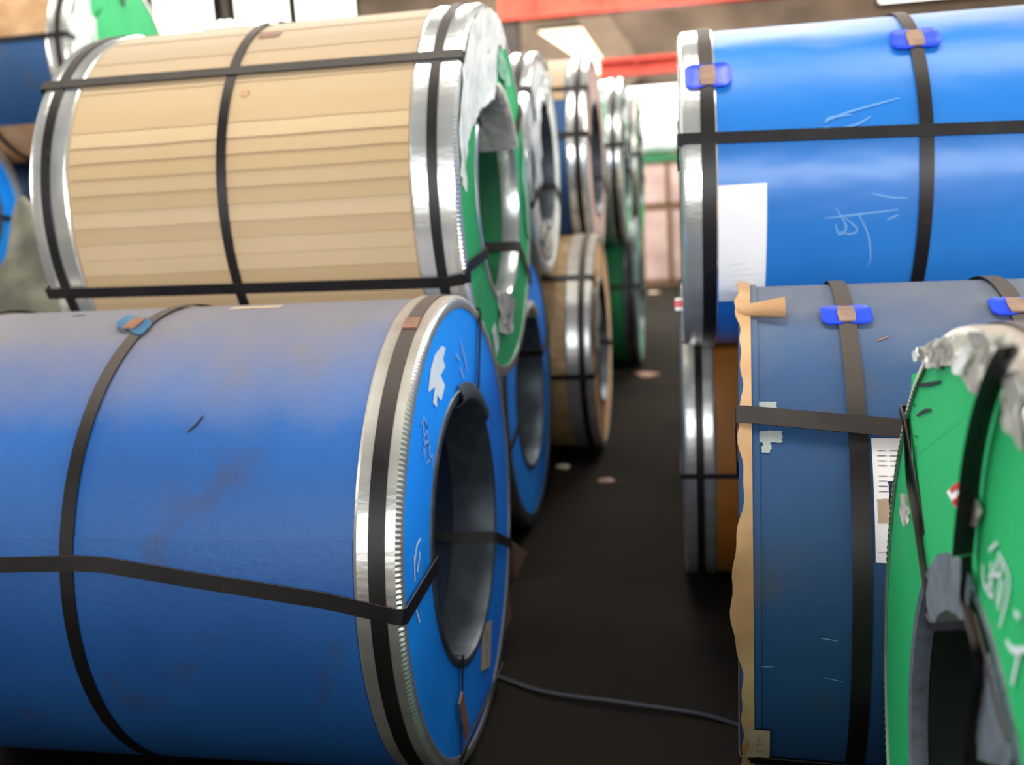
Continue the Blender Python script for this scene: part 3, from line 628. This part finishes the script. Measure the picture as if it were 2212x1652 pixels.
# ------------------------------------------------------------------ right row: coil behind, ochre wrapped
k2 = Coil('ochre wrapped coil with bright metal edge band on the floor behind the right coil', -.0238, 3.2165 + .06, .5017, .5017, 1.2, 1, 0)
k2.body(m_ochre, 140); k2.ends(m_ochre, m_steel, m_zinc, ring_w=.092, flange=.03)
k2.hoop(.046, .022, th=.003, dr=.007); k2.hoop(.6)
k2.loopstrap([(1.2, -3.5), (.004, -3.5)], .016); k2.loopstrap([(1.2, 110), (.004, 110)]); k2.loopstrap([(1.2, 240), (.004, 240)])
tp = k2.patch('red_tape', -.022, .03, 60.5, 65, m_pinkred, dr=.009); k2.patch('white_tape', -.020, .032, 59, 66.5, m_white, dr=.0078)
k3 = simple('kraft coil on the floor of the right row, third back, hidden by the ochre one', .05, 4.42, .55, .55, m_kraft, m_kraft_edge, m_steel, side=1)
k4 = simple('blue upper tier coil of the right row behind the glossy one', .06, 3.77, 1.35, .47, m_blue_dull, m_face_blue, m_steel_bright, side=1)
# ------------------------------------------------------------------ wedges, floor litter
def wedge(label, X, Y, dx, dy, h, flip=1):
    bm = bmesh.new(); pts = [(-dy / 2, 0), (dy / 2, 0), (dy / 2, h), (dy / 2 - .02, h)]
    A = [bm.verts.new((-dx / 2, flip * y, z)) for y, z in pts]; B = [bm.verts.new((dx / 2, flip * y, z)) for y, z in pts]
    bm.faces.new(A); bm.faces.new(B[::-1])
    for i in range(4): bm.faces.new((A[i], A[(i + 1) % 4], B[(i + 1) % 4], B[i]))
    o = link('wooden_wedge', bm, m_wood, smooth=False); o.location = (X, Y, 0); return tag(o, label, 'wedge')
wedge('brown wooden wedge on the floor behind the nearest blue left coil', -.66, 2.62, .16, .3, .16)
wedge('wooden wedge on the floor against the second blue left coil', -.70, 3.2, .16, .26, .13, -1)
def scrap(label, X, Y, s_, mt, seed, name='paper_scrap'):
    r = random.Random(seed); bm = bmesh.new(); n = 9
    vs = [bm.verts.new((math.cos(i / n * 2 * PI) * s_ * r.uniform(.5, 1.1), math.sin(i / n * 2 * PI) * s_ * r.uniform(.4, .9), r.uniform(.002, .018))) for i in range(n)]
    ctr = bm.verts.new((0, 0, .02)); fs = [bm.faces.new((vs[i], vs[(i + 1) % n], ctr)) for i in range(n)]
    ge = bmesh.ops.extrude_face_region(bm, geom=fs)
    for v in ge['geom']:
        if isinstance(v, bmesh.types.BMVert): v.co.z = 0.0005
    o = link(name, bm, mt, smooth=False); o.location = (X, Y, 0); return tag(o, label, 'scrap')
scrap('small pale scrap on the aisle floor beside the second blue left coil', -.614, 4.43, .045, m_scrap, 1)
scrap('thin pale scrap on the aisle floor right of the kraft coil shadow', -.392, 4.2, .04, m_rust_grey, 2)
scrap('brown cardboard scrap on the aisle floor past the kraft coil', -.30, 6.7, .12, m_rust, 3, 'cardboard_scrap')
scrap('tiny yellowish scrap on the far aisle floor', -.42, 12.0, .09, m_cream, 4)
P = smooth_path([(-.56, 2.40), (-.40, 2.31), (-.2, 2.27), (0, 2.235), (.10, 2.20)], 8)
zz = [.0015 + .010 * math.sin(i / (len(P) - 1) * PI) for i in range(len(P))]
tag(link('loose_strap', ribbon(bmesh.new(), [(x, y, zz[i]) for i, (x, y) in enumerate(P)], [(0, 0, 1)] * len(P), .014, .002), m_scratch), 'loose black steel strap lying across the aisle floor between the nearest coils', 'strap')
# ------------------------------------------------------------------ far end of the aisle
def crate(label, X, Y, z, sx, sy, h, mt, name='crate', cat='crate'):
    e = empty(name, (X, Y, z)); tag(e, label, cat)
    boxed('body', (-sx / 2, -sy / 2, .08), (sx / 2, sy / 2, h), mt, e, .015)
    for d in (-1, 0, 1): boxed('skid', (-sx / 2, d * (sy / 2 - .05) - .05, 0), (sx / 2, d * (sy / 2 - .05) + .05, .08), m_wood, e)
    for x in (-sx / 4, sx / 4): boxed('batten', (x - .03, -sy / 2 - .02, .08), (x + .03, -sy / 2, h), m_wood, e)
    return e
crate('faded pink crate on the floor at the far end of the aisle', -.42, 13.2, 0, .75, .8, 1.0, m_pink)
e = crate('pale crate with a green lid stacked on the faded pink crate', -.42, 13.2, 1.0, .7, .8, .62, m_pink)
boxed('lid', (-.38, -.43, .62), (.38, .43, .70), m_green_dark, e)
crate('green crate at the far end right of the pink crate', .35, 12.6, 0, .7, .8, 1.25, m_green_dark)
def sack(label, X, Y, z, sx, sy, h, seed):
    r = random.Random(seed); bm = bmesh.new(); bmesh.ops.create_icosphere(bm, subdivisions=3, radius=1)
    for v in bm.verts:
        c0 = v.co.copy(); v.co = Vector([math.copysign(abs(t) ** .5, t) for t in c0]); n = 1 + .04 * math.sin(7 * c0.x + seed) * math.cos(6 * c0.z)
        v.co = Vector((v.co.x * sx / 2 * n, v.co.y * sy / 2 * n, (v.co.z * .5 + .5) * h))
    o = link('white_sack', bm, m_white_plastic); o.location = (X, Y, z); return tag(o, label, 'sack')
sack('white sack lying on the pale crate at the aisle end', -.42, 13.2, 1.72, .7, .75, .45, 1)
sack('white sack on the green crate at the aisle end', .35, 12.6, 1.25, .7, .7, .55, 2)
